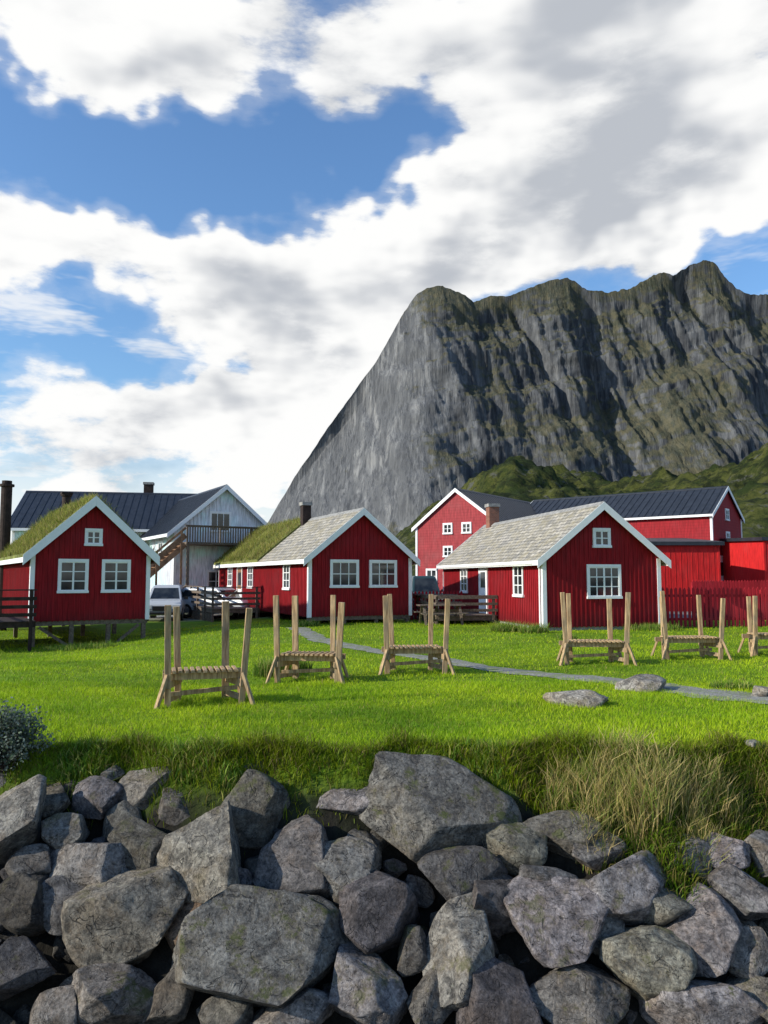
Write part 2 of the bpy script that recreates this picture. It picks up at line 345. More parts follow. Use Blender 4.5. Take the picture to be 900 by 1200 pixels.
while len(ex)<75 and tries<6000:
    tries+=1; s=rr.uniform(.45,1.0); x_=rr.uniform(-7.5,7.5); z_=rr.uniform(-3.6,-.25 if x_<1.5 else -.85)
    if abs(x_)<3.75 and z_>-1.85: continue
    if all(abs(x_-a[0])>.42*(s+a[2]) or abs(z_-a[1])*1.4>.42*(s*.7+a[3]) for a in RK+ex): ex.append((x_,z_,s,s*rr.uniform(.6,.95)))
gapf=[]; tries=0
while len(gapf)<120 and tries<30000:
    tries+=1; s=rr.uniform(.14,.40); x_=rr.uniform(-4.2,4.2); z_=rr.uniform(-2.0,-.12 if x_<1.2 else -.75)
    if all(abs(x_-a[0])>.35*(s+a[2]) or abs(z_-a[1])*1.4>.35*(s*.8+a[3]) for a in RK+ex+gapf): gapf.append((x_,z_,s*rr.uniform(1,1.3),s*rr.uniform(.8,1.1)))
ALL=RK+ex+gapf
for i,(x_,z_,w_,h_) in enumerate(ALL):
    r=random.Random(300+i); main=i<len(RK); gf=i>=len(RK)+len(ex)
    V,F=rockshape(5 if main and w_*h_>.2 else 4,r)
    sink=.10 if z_>-.6 else 0.
    if gf: sink=r.uniform(.08,.22)
    y_=8.2+z_/1.03-.02; dp=r.uniform(.65,1.0)*(w_+h_)/2
    if z_>-.6: dp*=.75
    k_=1.08 if not gf else 1.1
    V=placed(V,w_*k_,h_*k_,dp,r,.18 if not gf else .8)
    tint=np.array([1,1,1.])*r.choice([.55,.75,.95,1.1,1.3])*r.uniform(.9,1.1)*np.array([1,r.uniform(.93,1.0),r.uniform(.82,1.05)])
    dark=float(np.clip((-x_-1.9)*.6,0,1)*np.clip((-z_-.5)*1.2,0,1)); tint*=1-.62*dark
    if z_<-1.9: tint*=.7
    if gf: tint*=.7  # gap stones tinted darker to paint shade between the boulders
    moss=r.choice([0,0,.4,.8]) if z_>-1.2 else r.choice([.0,.6,1])
    if i==4: moss=1.; tint=np.array([.85,.84,.8])
    if i==24: moss=.9; tint=np.array([.9,.9,.86])
    if i==11: tint=np.array([1.2,1.15,1.03])
    if i==23: tint=np.array([.95,.68,.48])
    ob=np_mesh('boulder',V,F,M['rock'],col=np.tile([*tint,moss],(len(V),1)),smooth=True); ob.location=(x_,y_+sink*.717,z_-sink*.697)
VV=[];FF=[];CC=[];off=0
for i in range(700):
    s=rr.uniform(.14,.36); x_=rr.uniform(-7,7); z_=rr.uniform(-3.4,-.15 if x_<1.4 else -.85)
    V,F=rockshape(3,rr,.03); V=placed(V,s*rr.uniform(.9,1.4),s*rr.uniform(.7,1.1),s*.8,rr,1.5)
    V=V+np.array([x_,8.2+z_/1.03+.02,z_])-BN*rr.uniform(.2,.38)
    VV.append(V);FF.append(F+off);off+=len(V); t=rr.uniform(.25,.6)*(1-.5*float(np.clip((-x_-1.9)*.6,0,1))); CC.append(np.tile([t,t*.97,t*.92,rr.choice([0,.5,1])],(len(V),1)))  # low rubble tint paints deep shade into the gaps
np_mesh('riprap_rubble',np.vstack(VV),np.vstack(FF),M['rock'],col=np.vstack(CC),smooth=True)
for j,(x_,y_,w_,d_,h_) in enumerate(((2.75,11.1,.95,.5,.34),(4.15,12.6,.9,.55,.38),(5.75,12.0,.3,.25,.2),(3.9,8.3,.2,.15,.10))):
    r=random.Random(900+j); V,F=rockshape(4,r); V=V*np.array([w_/2,d_/2,h_/2])
    ob=np_mesh('boulder',V,F,M['rock'],col=np.tile([1.7,1.62,1.5,.5],(len(V),1)),smooth=True); ob.location=(x_,y_,.05)
# ------------------------------------------------------------------ houses
def window(fr,gl,u,z,w,h,nx=2,nz=3):
    f=.085
    fr.box(u-w/2-f,u+w/2+f,-.0,.06,z+h/2,z+h/2+f+.02); fr.box(u-w/2-f-.02,u+w/2+f+.02,0,.085,z-h/2-f,z-h/2)
    fr.box(u-w/2-f,u-w/2,0,.057,z-h/2,z+h/2); fr.box(u+w/2,u+w/2+f,0,.057,z-h/2,z+h/2)
    gl.box(u-w/2,u+w/2,0,.03,z-h/2,z+h/2)
    for k in range(1,nx):
        b=.03 if (nx%2==0 and k==nx//2) or nx==2 else .016
        q=u-w/2+w*k/nx; fr.box(q-b,q+b,.03,.05,z-h/2,z+h/2)
    for k in range(1,nz):
        q=z-h/2+h*k/nz; fr.box(u-w/2,u+w/2,.03,.045,q-.016,q+.016)
    s=.028; fr.box(u-w/2,u-w/2+s,.03,.047,z-h/2,z+h/2); fr.box(u+w/2-s,u+w/2,.03,.047,z-h/2,z+h/2)
    fr.box(u-w/2+s,u+w/2-s,.03,.044,z+h/2-s,z+h/2); fr.box(u-w/2+s,u+w/2-s,.03,.044,z-h/2,z-h/2+s)
def house(name,o,deg,w,L,zb,ze,za,wall,roof,wins,door=None,bat=.17,oh=.28,og=.25,th=.13,trim=True,corner=True):
    e=empty(name,(o[0],o[1],0),math.radians(deg)); sl=(za-ze)/(w/2)
    rz=lambda x: za-abs(x-w/2)*sl
    b=MB(); b.prism([(0,zb),(w,zb),(w,ze),(w/2,za),(0,ze)],'y',0,L); b.build('walls',M[wall],e)
    if bat:
        b=MB(); q=.2
        while q<w-.1: b.box(q-.025,q+.025,-.022,-.001,zb-.02,rz(q)-.06); q+=bat
        q=.2
        while q<L-.1: b.box(-.022,-.001,q-.025,q+.025,zb-.02,ze-.02); b.box(w+.001,w+.022,q-.025,q+.025,zb-.02,ze-.02); q+=bat
        b.build('wall_battens',M[wall],e)
    segs=roof if isinstance(roof,list) else [(roof,-og,L+og)]
    for (rm,y0,y1) in segs:
        b=MB(); t=th+(.1 if rm=='sod' else 0)
        for sgn in (-1,1):
            xe=w/2+sgn*(w/2+oh); zee=ze-oh*sl
            b.prism([(w/2,za+.004),(xe,zee+.004),(xe,zee+t),(w/2,za+t+.02)],'y',y0,y1)
        b.build('roof',M['black_roof' if rm=='black' else ('sodbase' if rm=='sod' else rm)],e)
        if rm!='sod':
            b=MB(); 
            for sgn in(-1,1):
                b.prism([(w/2,za+t+.022),(w/2+sgn*.16,za+t+.024-.16*sl),(w/2+sgn*.16,za+t+.05-.16*sl),(w/2,za+t+.052)],'y',y0,y1)
            b.build('ridge_cap',M['black_roof'] if rm=='black' else M['stone'],e)
        if rm=='black':
            b=MB(); q=y0+.3
            while q<y1:
                for sgn in(-1,1):
                    xe=w/2+sgn*(w/2+oh-.02); zee=za-(w/2+oh-.02)*sl
                    b.hexa([(w/2+sgn*.18,q-.02,za-.18*sl+t),(w/2+sgn*.18,q+.02,za-.18*sl+t),(xe,q+.02,zee+t-.01),(xe,q-.02,zee+t-.01),
                            (w/2+sgn*.18,q-.02,za-.18*sl+t+.05),(w/2+sgn*.18,q+.02,za-.18*sl+t+.05),(xe,q+.02,zee+t+.035),(xe,q-.02,zee+t+.035)])
                q+=.45
            b.build('roof_seams',M['black_roof'],e)
        if rm=='sod':
            n=int((y1-y0)*(w+2*oh)*520); yy=rng.uniform(y0,y1,n); s_=rng.uniform(-1,1,n); xx=w/2+s_*(w/2+oh)
            zz=za-np.abs(xx-w/2)*sl+t; g=np.array([[.26,.32,.04],[.42,.40,.08],[.16,.19,.04],[.48,.38,.15]])
            C=g[rng.integers(0,4,n)]*rng.uniform(.6,1.2,(n,1))*(1+.35*vn(xx*2,yy*2,2))[:,None]
            blades('sod_grass',np.stack([xx,yy,zz],1),rng.uniform(.05,.26,n)*(1+.5*vn(xx*1.5,yy*2.2,9)),rng.uniform(.012,.028,n),rng.uniform(.2,.9,n),C,M['blade'],e,seg=1)
    if trim:
        b=MB()
        for (ya,yb) in ((-og-.03,-og-.002),(L+og+.002,L+og+.03)):
            for sgn in (-1,1):
                xe=w/2+sgn*(w/2+oh+.03); zee=za-(w/2+oh+.03)*sl; T=(th+.03) if segs[0][0]!='sod' else th+.1
                b.prism([(w/2+sgn*.001,za-.12),(xe,zee-.12),(xe,zee+T),(w/2+sgn*.001,za+T)],'y',ya,yb)
        for sgn in(-1,1):
            x0=w/2+sgn*(w/2+oh+.002); x1=x0+sgn*.022; zee=ze-oh*sl
            b.box(min(x0,x1),max(x0,x1),-og,L+og,zee-.05,zee+th-.01)
        b.build('barge_boards',M['white'],e)
    if corner:
        b=MB()
        for (xa,xb) in ((-.045,.10),(w-.10,w+.045)):
            b.box(xa,xb,-.045,-.001,zb-.03,ze-.02)
            b.box(xa,xb,L+.001,L+.045,zb-.03,ze-.02)
        b.box(-.045,-.001,0,.1,zb-.03,ze-.02); b.box(w+.001,w+.045,0,.1,zb-.03,ze-.02)
        b.build('corner_boards',M['white'],e)
    T={'f':lambda p:(p[0],-p[1],p[2]),'l':lambda p:(-p[1],p[0],p[2]),'r':lambda p:(w+p[1],p[0],p[2])}
    for k,(s,u,z,ww,hh,nx_,nz_) in enumerate(wins):
        fr=MB(T[s]);gl=MB(T[s]); window(fr,gl,u,z,ww,hh,nx_,nz_)
        fr.build('window_frame_%d'%(k+1),M['white'],e); gl.build('window_glass_%d'%(k+1),M['glass'],e)
    if door:
        s,u,z0,dw,dh,dm=door; d=MB(T[s]); d.box(u-dw/2,u+dw/2,0,.04,z0,z0+dh); d.build('door',M[dm],e)
        d=MB(T[s]); d.box(u-dw/2-.09,u-dw/2,0,.06,z0,z0+dh); d.box(u+dw/2,u+dw/2+.09,0,.06,z0,z0+dh); d.box(u-dw/2-.09,u+dw/2+.09,0,.063,z0+dh,z0+dh+.1)
        d.box(u-dw/2+.12,u+dw/2-.12,.04,.05,z0+dh*.15,z0+dh*.45); d.build('door_frame',M['white'],e)
        d=MB(T[s]); d.box(u-dw/2+.14,u+dw/2-.14,.041,.05,z0+dh*.55,z0+dh*.88); d.build('door_glass',M['glass'],e)
    return e
M['sodbase']=simple('sod_roof_turf',(.15,.16,.04),.95,.5,3,bst=.6)
def chimney(e,x,y,z0,z1,s=.5,mat='brick',rnd=False):
    b=MB()
    if rnd: b.cyl((x,y,z0),(x,y,z1),s/2,14); b.cyl((x,y,z1),(x,y,z1+.08),s/2+.06,14)
    else: b.box(x-s/2,x+s/2,y-s/2,y+s/2,z0,z1)
    b.build('chimney',M[mat],e)
    b=MB(); b.box(x-s/2-.05,x+s/2+.05,y-s/2-.05,y+s/2+.05,z1+.081 if rnd else z1+.001,z1+.16); b.build('chimney_cap',M['stone'] if not rnd else M['wood_dark'],e)
def deck(e,x0,x1,y0,y1,z,zg,rail=.95,mat='wood_grey',name='deck'):
    b=MB(); q=y0
    while q<y1-.01: b.box(x0,x1,q,min(q+.13,y1),z-.04,z); q+=.142
    b.box(x0+.03,x1,y0+.03,y0+.08,z-.2,z-.042); b.box(x0+.03,x1,y1-.08,y1-.03,z-.2,z-.042); b.box(x0+.03,x0+.08,y0+.082,y1-.082,z-.2,z-.042)
    nP=max(2,int((y1-y0)/1.5)+1)
    for k in range(nP):
        yy=y0+.1+(y1-y0-.2)*k/(nP-1); b.box(x0-.05,x0+.03,yy-.05,yy+.05,zg,z+rail)
    for xx in (x1-.15,): b.box(xx-.05,xx+.05,y0-.055,y0+.028,zg,z+rail)
    b.box(x0-.05,x0-.05+.13,y0-.07,y1,z+rail,z+rail+.04)
    b.box(x0+.085,x1,y0-.07,y0+.05,z+rail,z+rail+.04)
    for zz in (z+.2,z+.45,z+.7):
        b.box(x0-.075,x0-.052,y0,y1,zz-.055,zz+.055); b.box(x0,x1,y0-.08,y0-.057,zz-.055,zz+.055)
    for k in range(int((y1-y0)/.2)): b.box(x0-.02,x0+.0,y0+.1+k*.2,y0+.2+k*.2,zg+.05,z-.21)
    b.build(name,M[mat],e)
def stilts(e,w,L,zb,zg,nx_=4,brace=True):
    b=MB()
    for k in range(nx_):
        xx=.12+(w-.24)*k/(nx_-1)
        for yy in (.12,L/2,L-.12): b.box(xx-.07,xx+.07,yy-.07,yy+.07,zg-.2,zb-.16)
    for yy in (.12,L/2,L-.12): b.box(0,w,yy-.09,yy+.09,zb-.158,zb-.002)
    if brace:
        b.beam((.3,.03,zb-.2),(1.2,.03,zg+.05),.05,.1); b.beam((w-.3,.03,zb-.2),(w-1.1,.03,zg+.05),.05,.1)
    b.build('stilts',M['wood_grey'],e)
h1=house('red_cabin',(-11.82,26),32,3.9,9,.34,2.62,4.42,'red','sod',[('f',1.32,1.85,.82,.98,2,3),('f',2.75,1.85,.82,.98,2,3),('f',1.95,3.2,.42,.42,2,2)])
stilts(h1,3.9,9,.34,-.55); chimney(h1,2.2,7,4.2,5.3,.35,'wood_dark',True)
deck(h1,-2.4,-.06,-1.8,4,.45,-.6,.95,'wood_dark','side_deck')
h2=house('red_cabin',(-2.9,30),25,4.4,15,.3,2.62,4.42,'red',[('slate',-.25,6.3),('sod',6.302,15.2)],[('f',1.47,1.95,1.05,.92,3,2),('f',3.15,1.95,1.05,.92,3,2),('l',2.7,1.85,.75,.95,2,3),('l',8.4,1.85,.8,.95,2,3),('l',12.4,1.85,.8,.95,2,3)],door=('l',10.4,.35,.85,1.95,'wood_brown'))
stilts(h2,4.4,15,.3,-.3,4,False); chimney(h2,2.0,6.2,4.2,5.2,.4,'wood_dark')
deck(h2,-2.2,-.06,6.6,13.5,.4,-.3,.95,'wood_grey','side_deck')
h3=house('red_cabin',(5.46,26.6),12,4.4,12,.12,2.5,4.28,'red','slate',[('f',2.25,1.66,1.12,1.0,4,3),('f',2.2,3.18,.5,.5,2,2),('l',2.2,1.7,.8,1.05,2,3),('l',8.7,1.7,.85,1.0,2,3)],door=('l',6.1,.32,.85,1.95,'white'))
chimney(h3,2.2,11,4.,5.25,.5)
b=MB(); b.box(.05,4.35,.05,11.95,-.35,.118); b.build('foundation',M['stone'],h3)
b=MB(); b.cyl((-.3,.2,2.3),(-.3,12,2.3),.05,8); b.cyl((-.06,.18,2.25),(-.06,.18,.1),.035,8); b.build('gutter',M['white'],h3)
deck(h3,-2.5,-.06,4.4,9.8,.32,-.15,.75,'wood_grey','side_deck')
def picnic(e_name,loc,rz):
    e=empty(e_name,loc,rz); b=MB()
    for k in range(4): b.box(-.9,.9,-.36+k*.18,-.2+k*.18,.72,.76)
    b.build('table_top',M['wood_grey'],e); b=MB()
    for s in(-1,1):
        for k in range(2): b.box(-.9,.9,s*.72-.14+k*.145,s*.72-.005+k*.145,.43,.47)
    b.build('seats',M['wood_grey'],e); b=MB()
    for x_ in(-.7,.7):
        b.beam((x_,-.65,0),(x_,-.2,.72),.09,.05); b.beam((x_,.65,0),(x_,.2,.72),.09,.05); b.box(x_+.05,x_+.09,-.82,.82,.36,.43)
    b.build('legs',M['wood_grey'],e)
picnic('picnic_table',(2.2,33.3,.33),math.radians(15))
picnic('picnic_table',(2.2,30.2,0),math.radians(8))
h4=house('white_house',(-11.7,43.2),30,5.7,14,-.5,4.55,7.0,'whiteboard','black',[('f',2.6,5.0,1.1,1.0,3,1),('f',2.4,1.6,.9,1.1,2,2),('l',3,3.3,.9,1.1,2,2),('l',7,3.3,.9,1.1,2,2),('f',4.3,1.6,.9,1.1,2,2)],bat=.22,oh=.5,og=.35)
b=MB(); b.box(.2,5.8,-1.7,-.03,3.6,3.74)
for x_ in (.3,3,5.7): b.box(x_-.07,x_+.07,-1.68,-1.54,-.5,3.598)
b.build('balcony_floor',M['wood_grey'],h4)
b=MB(); 
for k in range(40): xx=.22+k*.143; b.box(xx-.035,xx+.035,-1.74,-1.715,3.62,4.62)
b.box(.15,5.85,-1.713,-1.67,4.55,4.62); b.box(.1,5.9,-1.78,-1.66,4.622,4.66)
for yy in np.arange(-1.6,-.1,.15): b.box(5.8,5.83,yy-.03,yy+.03,3.62,4.62)
for x_ in (.25,2.1,3.9,5.7): b.box(x_-.045,x_+.045,-1.665,-1.575,3.741,4.62)
b.build('balcony_railing',M['wood_grey'],h4)
b=MB()
for s in (0,.9): b.beam((.15,-1.6+s,3.6),(-4.2,-1.6+s,-.3),.06,.28); 
b.beam((.15,-1.65,4.5),(-4.2,-1.65,.7),.05,.12); b.beam((.15,-1.65,4.1),(-4.2,-1.65,.3),.03,.3)
for k in range(20):
    f=k/19; xx=.0-4.1*f; zz=3.5-3.7*f; b.box(xx-.14,xx+.14,-1.56,-.74,zz,zz+.04)
for f in (0.05,.35,.65,.95):
    xx=.15-4.35*f; zz=3.6-3.9*f; b.box(xx-.05,xx+.05,-1.71,-1.61,-.5 if f<.6 else zz-.3,zz+.95)
b.build('staircase',M['wood_brown'],h4)
h5=house('white_house',(-24.5,56),-80,8,13,-.5,5.0,7.5,'whiteboard','black',[('f',4,6,.8,.8,2,2)],bat=0,oh=.4,og=.4)
chimney(h5,3.4,7.5,6.6,8.3,.6,'wood_dark')
e=empty('stove_pipe_chimney',(-16.2,33,0)); b=MB(); b.cyl((0,0,-.4),(0,0,5.7),.22,16); b.cyl((0,0,5.7),(0,0,5.8),.3,16); b.cyl((0,0,5.8),(0,0,5.95),.2,16); b.build('pipe',M['wood_dark'],e)
h6=house('red_warehouse',(2.18,52),-35,6.2,16,0,5.2,7.5,'red_old','black',[('f',2.45,5.0,.55,.55,2,2),('f',3.85,5.0,.55,.55,2,2),('f',2.45,3.5,.55,.55,2,2),('f',3.9,3.5,.55,.55,2,2),('f',1.2,1.9,.7,.8,2,2)],bat=0,oh=.25,og=.15,th=.1)
h7=house('red_warehouse',(20.4,48),50,6.3,14,0,5.8,7.65,'red_b','black',[('f',3.15,5.9,.6,.6,2,2),('f',3.15,4.4,.6,.6,2,2)],door=('f',1.6,.5,1.1,2.6,'white'),bat=0,oh=.25,og=.15,th=.1)
def shed(name,x0,x1,y0,y1,z1,z2,mat):
    e=empty(name,(x0,y0,0)); b=MB(); b.prism([(0,-.2),(y1-y0,-.2),(y1-y0,z2),(0,z1)],'x',0,x1-x0); b.build('walls',M[mat],e)
    b=MB(); b.prism([(-.25,z1+.0),(y1-y0+.2,z2+.02),(y1-y0+.2,z2+.22),(-.25,z1+.2)],'x',-.2,x1-x0+.2); b.build('roof',M['black_roof'],e)
    b=MB(); b.box(-.02,.1,-.03,-.001,-.2,z1-.01); b.box(x1-x0-.1,x1-x0+.02,-.03,-.001,-.2,z1-.01); b.build('corner_boards',M[mat],e)
    n=int((x1-x0)/.3); b=MB()
    for k in range(1,n): b.box(k*.3-.012,k*.3+.012,-.014,-.001,-.2,z1-.02)
    b.build('panel_ribs',M[mat],e); return e
shed('red_shed',12.2,18.2,42,47,3.55,4.0,'red_bright')
shed('red_shed',21.6,29,44,50,3.9,4.1,'red_bright')
e=house('grey_roof_shed',(23.4,58),70,6,12,0,4.0,5.4,'red_b','black',[],bat=0)
def fence(name,p,q,h,z0,gap=.165,pw=.1):
    p=Vector(p);q=Vector(q);L=(q-p).length; e=empty(name,(p.x,p.y,z0),math.atan2(q.y-p.y,q.x-p.x)); b=MB(); n=int(L/gap)
    for k in range(n):
        xx=k*gap+random.uniform(-.006,.006); hh=h+random.uniform(-.015,.015); b.prism([(xx,0.03),(xx+pw,.03),(xx+pw,hh-.08),(xx+pw/2,hh),(xx,hh-.08)],'y',-.022,0)
    b.build('pickets',M['red_fence'],e); b=MB()
    for zz in (.3,h-.3): b.box(0,L,.002,.045,zz-.045,zz+.045)
    for k in range(int(L/2)+1): b.box(k*2,k*2+.09,.047,.137,-.2,h-.1)
    b.build('rails_and_posts',M['red_fence'],e)
fence('picket_fence',(9.9,28.2),(24,29.5),1.45,0)
fence('picket_fence',(12.6,25.2),(12.2,21.2),1.4,0)
fence('picket_fence',(1.15,33.4),(3.6,34.2),1.3,-.05)
fence('picket_fence',(13.5,34),(26,35),1.7,0,.13,.12)
# ------------------------------------------------------------------ timber racks
def rack(x,y,rz,w,h=1.44):
    e=empty('timber_rack',(x,y,float(hz(x,y))),math.radians(rz)); r=random.Random(int(x*100)+50); D=.55
    b=MB()
    for sx in (-1,1):
        for sy in (-1,1):
            bx=sx*(w/2-(.10 if sy<0 else .27))+r.uniform(-.02,.02); by=sy*D/2
            tx=bx+sx*(.05 if sy<0 else .03)+r.uniform(-.06,.06); ty=by+sy*.05+r.uniform(-.05,.05); hh=h+r.uniform(-.09,.07)
            b.beam((bx,by,-.15),(tx,ty,hh),r.uniform(.085,.105),.07,up=(0,1,0))
    b.build('posts',M['pine'],e,bevel=.006); b=MB()
    for sx in (-1,1):
        bx=sx*(w/2-.13)
        b.beam((sx*(w/2-.09),-D/2-.08,.31),(sx*(w/2-.28),D/2+.08,.31),.05,.1)
        b.beam((sx*(w/2-.09),-D/2-.02,.1),(sx*(w/2-.28),D/2+.02,.1),.045,.08)
        b.beam((bx+sx*.05,-D/2-.05,.45),(bx+sx*.2,-D/2-.16,-.03),.06,.045); b.beam((bx-sx*.02,D/2+.05,.42),(bx+sx*.12,D/2+.16,-.03),.06,.045)
    b.build('braces',M['pine'],e,bevel=.004); b=MB()
    for sy in (-1,1):
        yy=sy*(D/2-.075); b.box(-w/2+.02,w/2-.02,yy-.025,yy+.025,.362,.46)
    b.beam((-w/2+.12,-.15,.16),(w/2-.12,.1,.19),.05,.06)
    b.build('beams',M['pine'],e,bevel=.004); b=MB()
    n=int(w/.085)
    for k in range(2,n-1):
        xx=-w/2+k*w/n
        b.box(xx-.026,xx+.026,-D/2-.04+r.uniform(-.03,.03),D/2-.05,.462,.495)
    b.build('slats',M['pine'],e,bevel=.003)
for (x_,y_,a,w_) in ((-2.6,11.35,16,1.2),(-1.3,13.9,-8,1.22),(.58,15.0,5,1.26),(4.45,16.6,-3,1.42),(6.85,17.6,3,1.4),(9.3,18.6,0,1.4)): rack(x_,y_,a,w_)
# ------------------------------------------------------------------ vehicles
M['car_white']=simple('silver_car_paint',(.5,.52,.54),.25,.05,2,spec=.6); M['car_dark']=simple('teal_car_paint',(.03,.06,.06),.3,.1,2,spec=.6)
M['tyre']=simple('tyre_rubber',(.02,.02,.02),.9,.2,9); M['lamp_red']=simple('tail_lamp',(.4,.01,.01),.3,.1,5); M['lamp']=simple('head_lamp',(.7,.7,.68),.15,.1,5); M['chrome']=simple('wheel_rim',(.4,.4,.42),.3,.1,5,metal=.8)
def car(name,loc,rz,mat,Lc=4.4,Wc=1.8,Hc=1.62,pick=False):
    e=empty(name,loc,rz); hl=Lc/2;hw=Wc/2
    def loft(nm,secs,m,bev):
        V=[];Fc=[]
        for z,x0,x1,q in secs: V+=[(x0,-q,z),(x1,-q,z),(x1,q,z),(x0,q,z)]
        for i in range(len(secs)-1):
            o=i*4
            for k in range(4): Fc.append((o+k,o+(k+1)%4,o+4+(k+1)%4,o+4+k))
        Fc.append((3,2,1,0)); o=len(secs)*4-4; Fc.append((o,o+1,o+2,o+3))
        b=MB(); b.v=V;b.f=Fc; return b.build(nm,m,e,bevel=bev)
    loft('body',[(.28,-hl+.12,hl-.12,hw-.06),(.5,-hl,hl,hw),(.78,-hl+.02,hl-.04,hw),(.98,-hl+.06,hl-.35,hw-.05)],M[mat],.05)
    ce=-hl+.1 if not pick else -.3
    loft('cabin',[(.982,ce,hl-1.2,hw-.07),(Hc-.06,ce+.25,hl-2.0,hw-.24),(Hc,ce+.4,hl-2.1,hw-.32)],M[mat],.04)
    loft('side_windows',[(1.03,ce+.3,hl-1.45,hw-.075),(Hc-.14,ce+.42,hl-1.98,hw-.195)],M['glass'],.0)
    b=MB()
    zz0,zz1=1.04,Hc-.14; f=lambda z:(z-.982)/(Hc-.06-.982)
    xr=lambda z:ce+.25*f(z)-.012; xf=lambda z:hl-1.2-.8*f(z)+.012
    for xg in (xr,xf):
        s=-1 if xg is xr else 1
        b.hexa([(xg(zz0),-hw+.2,zz0),(xg(zz0),hw-.2,zz0),(xg(zz1),hw-.32,zz1),(xg(zz1),-hw+.32,zz1),(xg(zz0)-s*.03,-hw+.2,zz0),(xg(zz0)-s*.03,hw-.2,zz0),(xg(zz1)-s*.03,hw-.32,zz1),(xg(zz1)-s*.03,-hw+.32,zz1)])
    b.build('windscreens',M['glass'],e); b=MB();c_=MB()
    for x_ in (-hl+.85,hl-.85):
        for s in(-1,1): b.cyl((x_,s*(hw-.2),.33),(x_,s*(hw+.01),.33),.33,20); c_.cyl((x_,s*(hw+.005),.33),(x_,s*(hw+.02),.33),.2,14)
    b.build('tyres',M['tyre'],e); c_.build('rims',M['chrome'],e)
    b=MB()
    for s in(-1,1): b.box(-hl-.012,-hl+.1,s*(hw-.13)-.1,s*(hw-.13)+.1,.66,.9)
    b.build('tail_lamps',M['lamp_red'],e); b=MB()
    for s in(-1,1): b.box(hl-.1,hl+.012,s*(hw-.25)-.18,s*(hw-.25)+.18,.6,.76)
    b.build('head_lamps',M['lamp'],e); b=MB(); b.box(hl-.1,hl+.018,-.42,.42,.5,.72); b.box(hl-.1,hl+.03,-hw+.1,hw-.1,.32,.42); b.box(-hl-.03,-hl+.1,-hw+.1,hw-.1,.32,.45)
    for s in (-1,1): b.box(hl-1.55,hl-1.4,s*(hw+.1)-.09,s*(hw+.1)+.09,1.0,1.14)
    b.build('grille_and_bumpers',M['tyre'],e)
zc=lambda x,y: float(hz(x,y))
car('parked_car',(-10.9,39.0,zc(-10.9,39.0)),math.radians(-80),'car_white',4.3,1.8,1.7)
car('parked_car',(-8.3,39.5,zc(-8.3,39.5)),math.radians(-30),'car_white',4.6,1.8,1.5)
car('parked_car',(2.3,44.5,zc(2.3,44.5)),math.radians(-85),'car_dark',4.2,1.75,1.9)
# ------------------------------------------------------------------ hills and mountain
def interp(P,x): P=np.array(P,float); return np.interp(x,P[:,0],P[:,1])
hx=np.linspace(-160,620,340); hy=np.linspace(110,620,150); X,Y=np.meshgrid(hx,hy)
prof=[(-160,-2),(-60,0),(-10,14),(21,30),(43,48),(80,66),(107,64),(134,56),(166,56),(203,62),(240,76),(300,88),(620,90)]
xp=X*480/np.maximum(Y,300)
Z=interp(prof,xp.ravel()).reshape(X.shape)*sstep(120,480,Y)**1.3*(1+.25*sstep(470,600,Y))-1.5
nz_=np.array([noise.fractal(Vector((a*.022,b*.014,3.)),.75,2.1,7) for a,b in zip(X.ravel(),Y.ravel())]).reshape(X.shape)
Z+=nz_*15*sstep(140,300,Y)*np.clip(Z/40,0,1)
def m_hill():
    m,g,b=newmat('heath_hillside',.95,.1); o=g.obj(); n=g.noise(o,.035,6,.75); n2=g.noise(o,.16,7,.75)
    c=g.mix(g.mr(n,.40,.60),(.03,.045,.012),(.105,.11,.026)); c=g.mix(g.mr(n2,.47,.58,0,.85),c,(.018,.024,.010)); c=g.mix(g.mr(g.noise(o,.07,6,.78),.56,.64,0,.75),c,(.12,.12,.11))
    setc(g,b,c,g.bump(n2,1.,4.)); return m
I=np.arange(X.size).reshape(X.shape); F=np.stack([I[:-1,:-1],I[:-1,1:],I[1:,1:],I[1:,:-1]],-1).reshape(-1,4)
np_mesh('hill',np.stack([X,Y,Z],-1).reshape(-1,3),F,m_hill(),smooth=True)
RG=[(-170,-12),(-145,8),(-128,32),(-112,57),(-100,78),(-88,99),(-71,124),(-54.5,150),(-42,167),(-25,191),(-8.4,214),(4,236),(13,253),(25.5,275),(34,284),(42.6,290),(55,293),(68,288),(89,277),(106,281),(128,283),(149,292),(171,299),(183,301),(192,294),(204,288),(221,286),(243,288),(256,296),(269,303),(290,305),(307,312),(320,319),(333,316),(341,301),(351,290),(366,283),(383,283),(430,290),(500,300),(580,280),(700,250),(820,160)]
mx=np.linspace(-170,820,620); sN=250
V=[]
for j in range(sN+40):
    for i,x_ in enumerate(mx):
        Hh=float(interp(RG,x_))
        if j<=sN:
            s=j/sN
            cliff=.36*Hh+60
            yy=750-(cliff)*(1-s)**1.35-60*(1-s)**4
            z_=-10+(Hh+10)*(1-(1-s)**1.15)
        else:
            s=(j-sN)/40; yy=750+s*260; z_=Hh*(1-s)**1.2-10*s; 
        V.append((x_,yy,z_))
V=np.array(V); Hs=interp(RG,V[:,0])
out=np.empty_like(V)
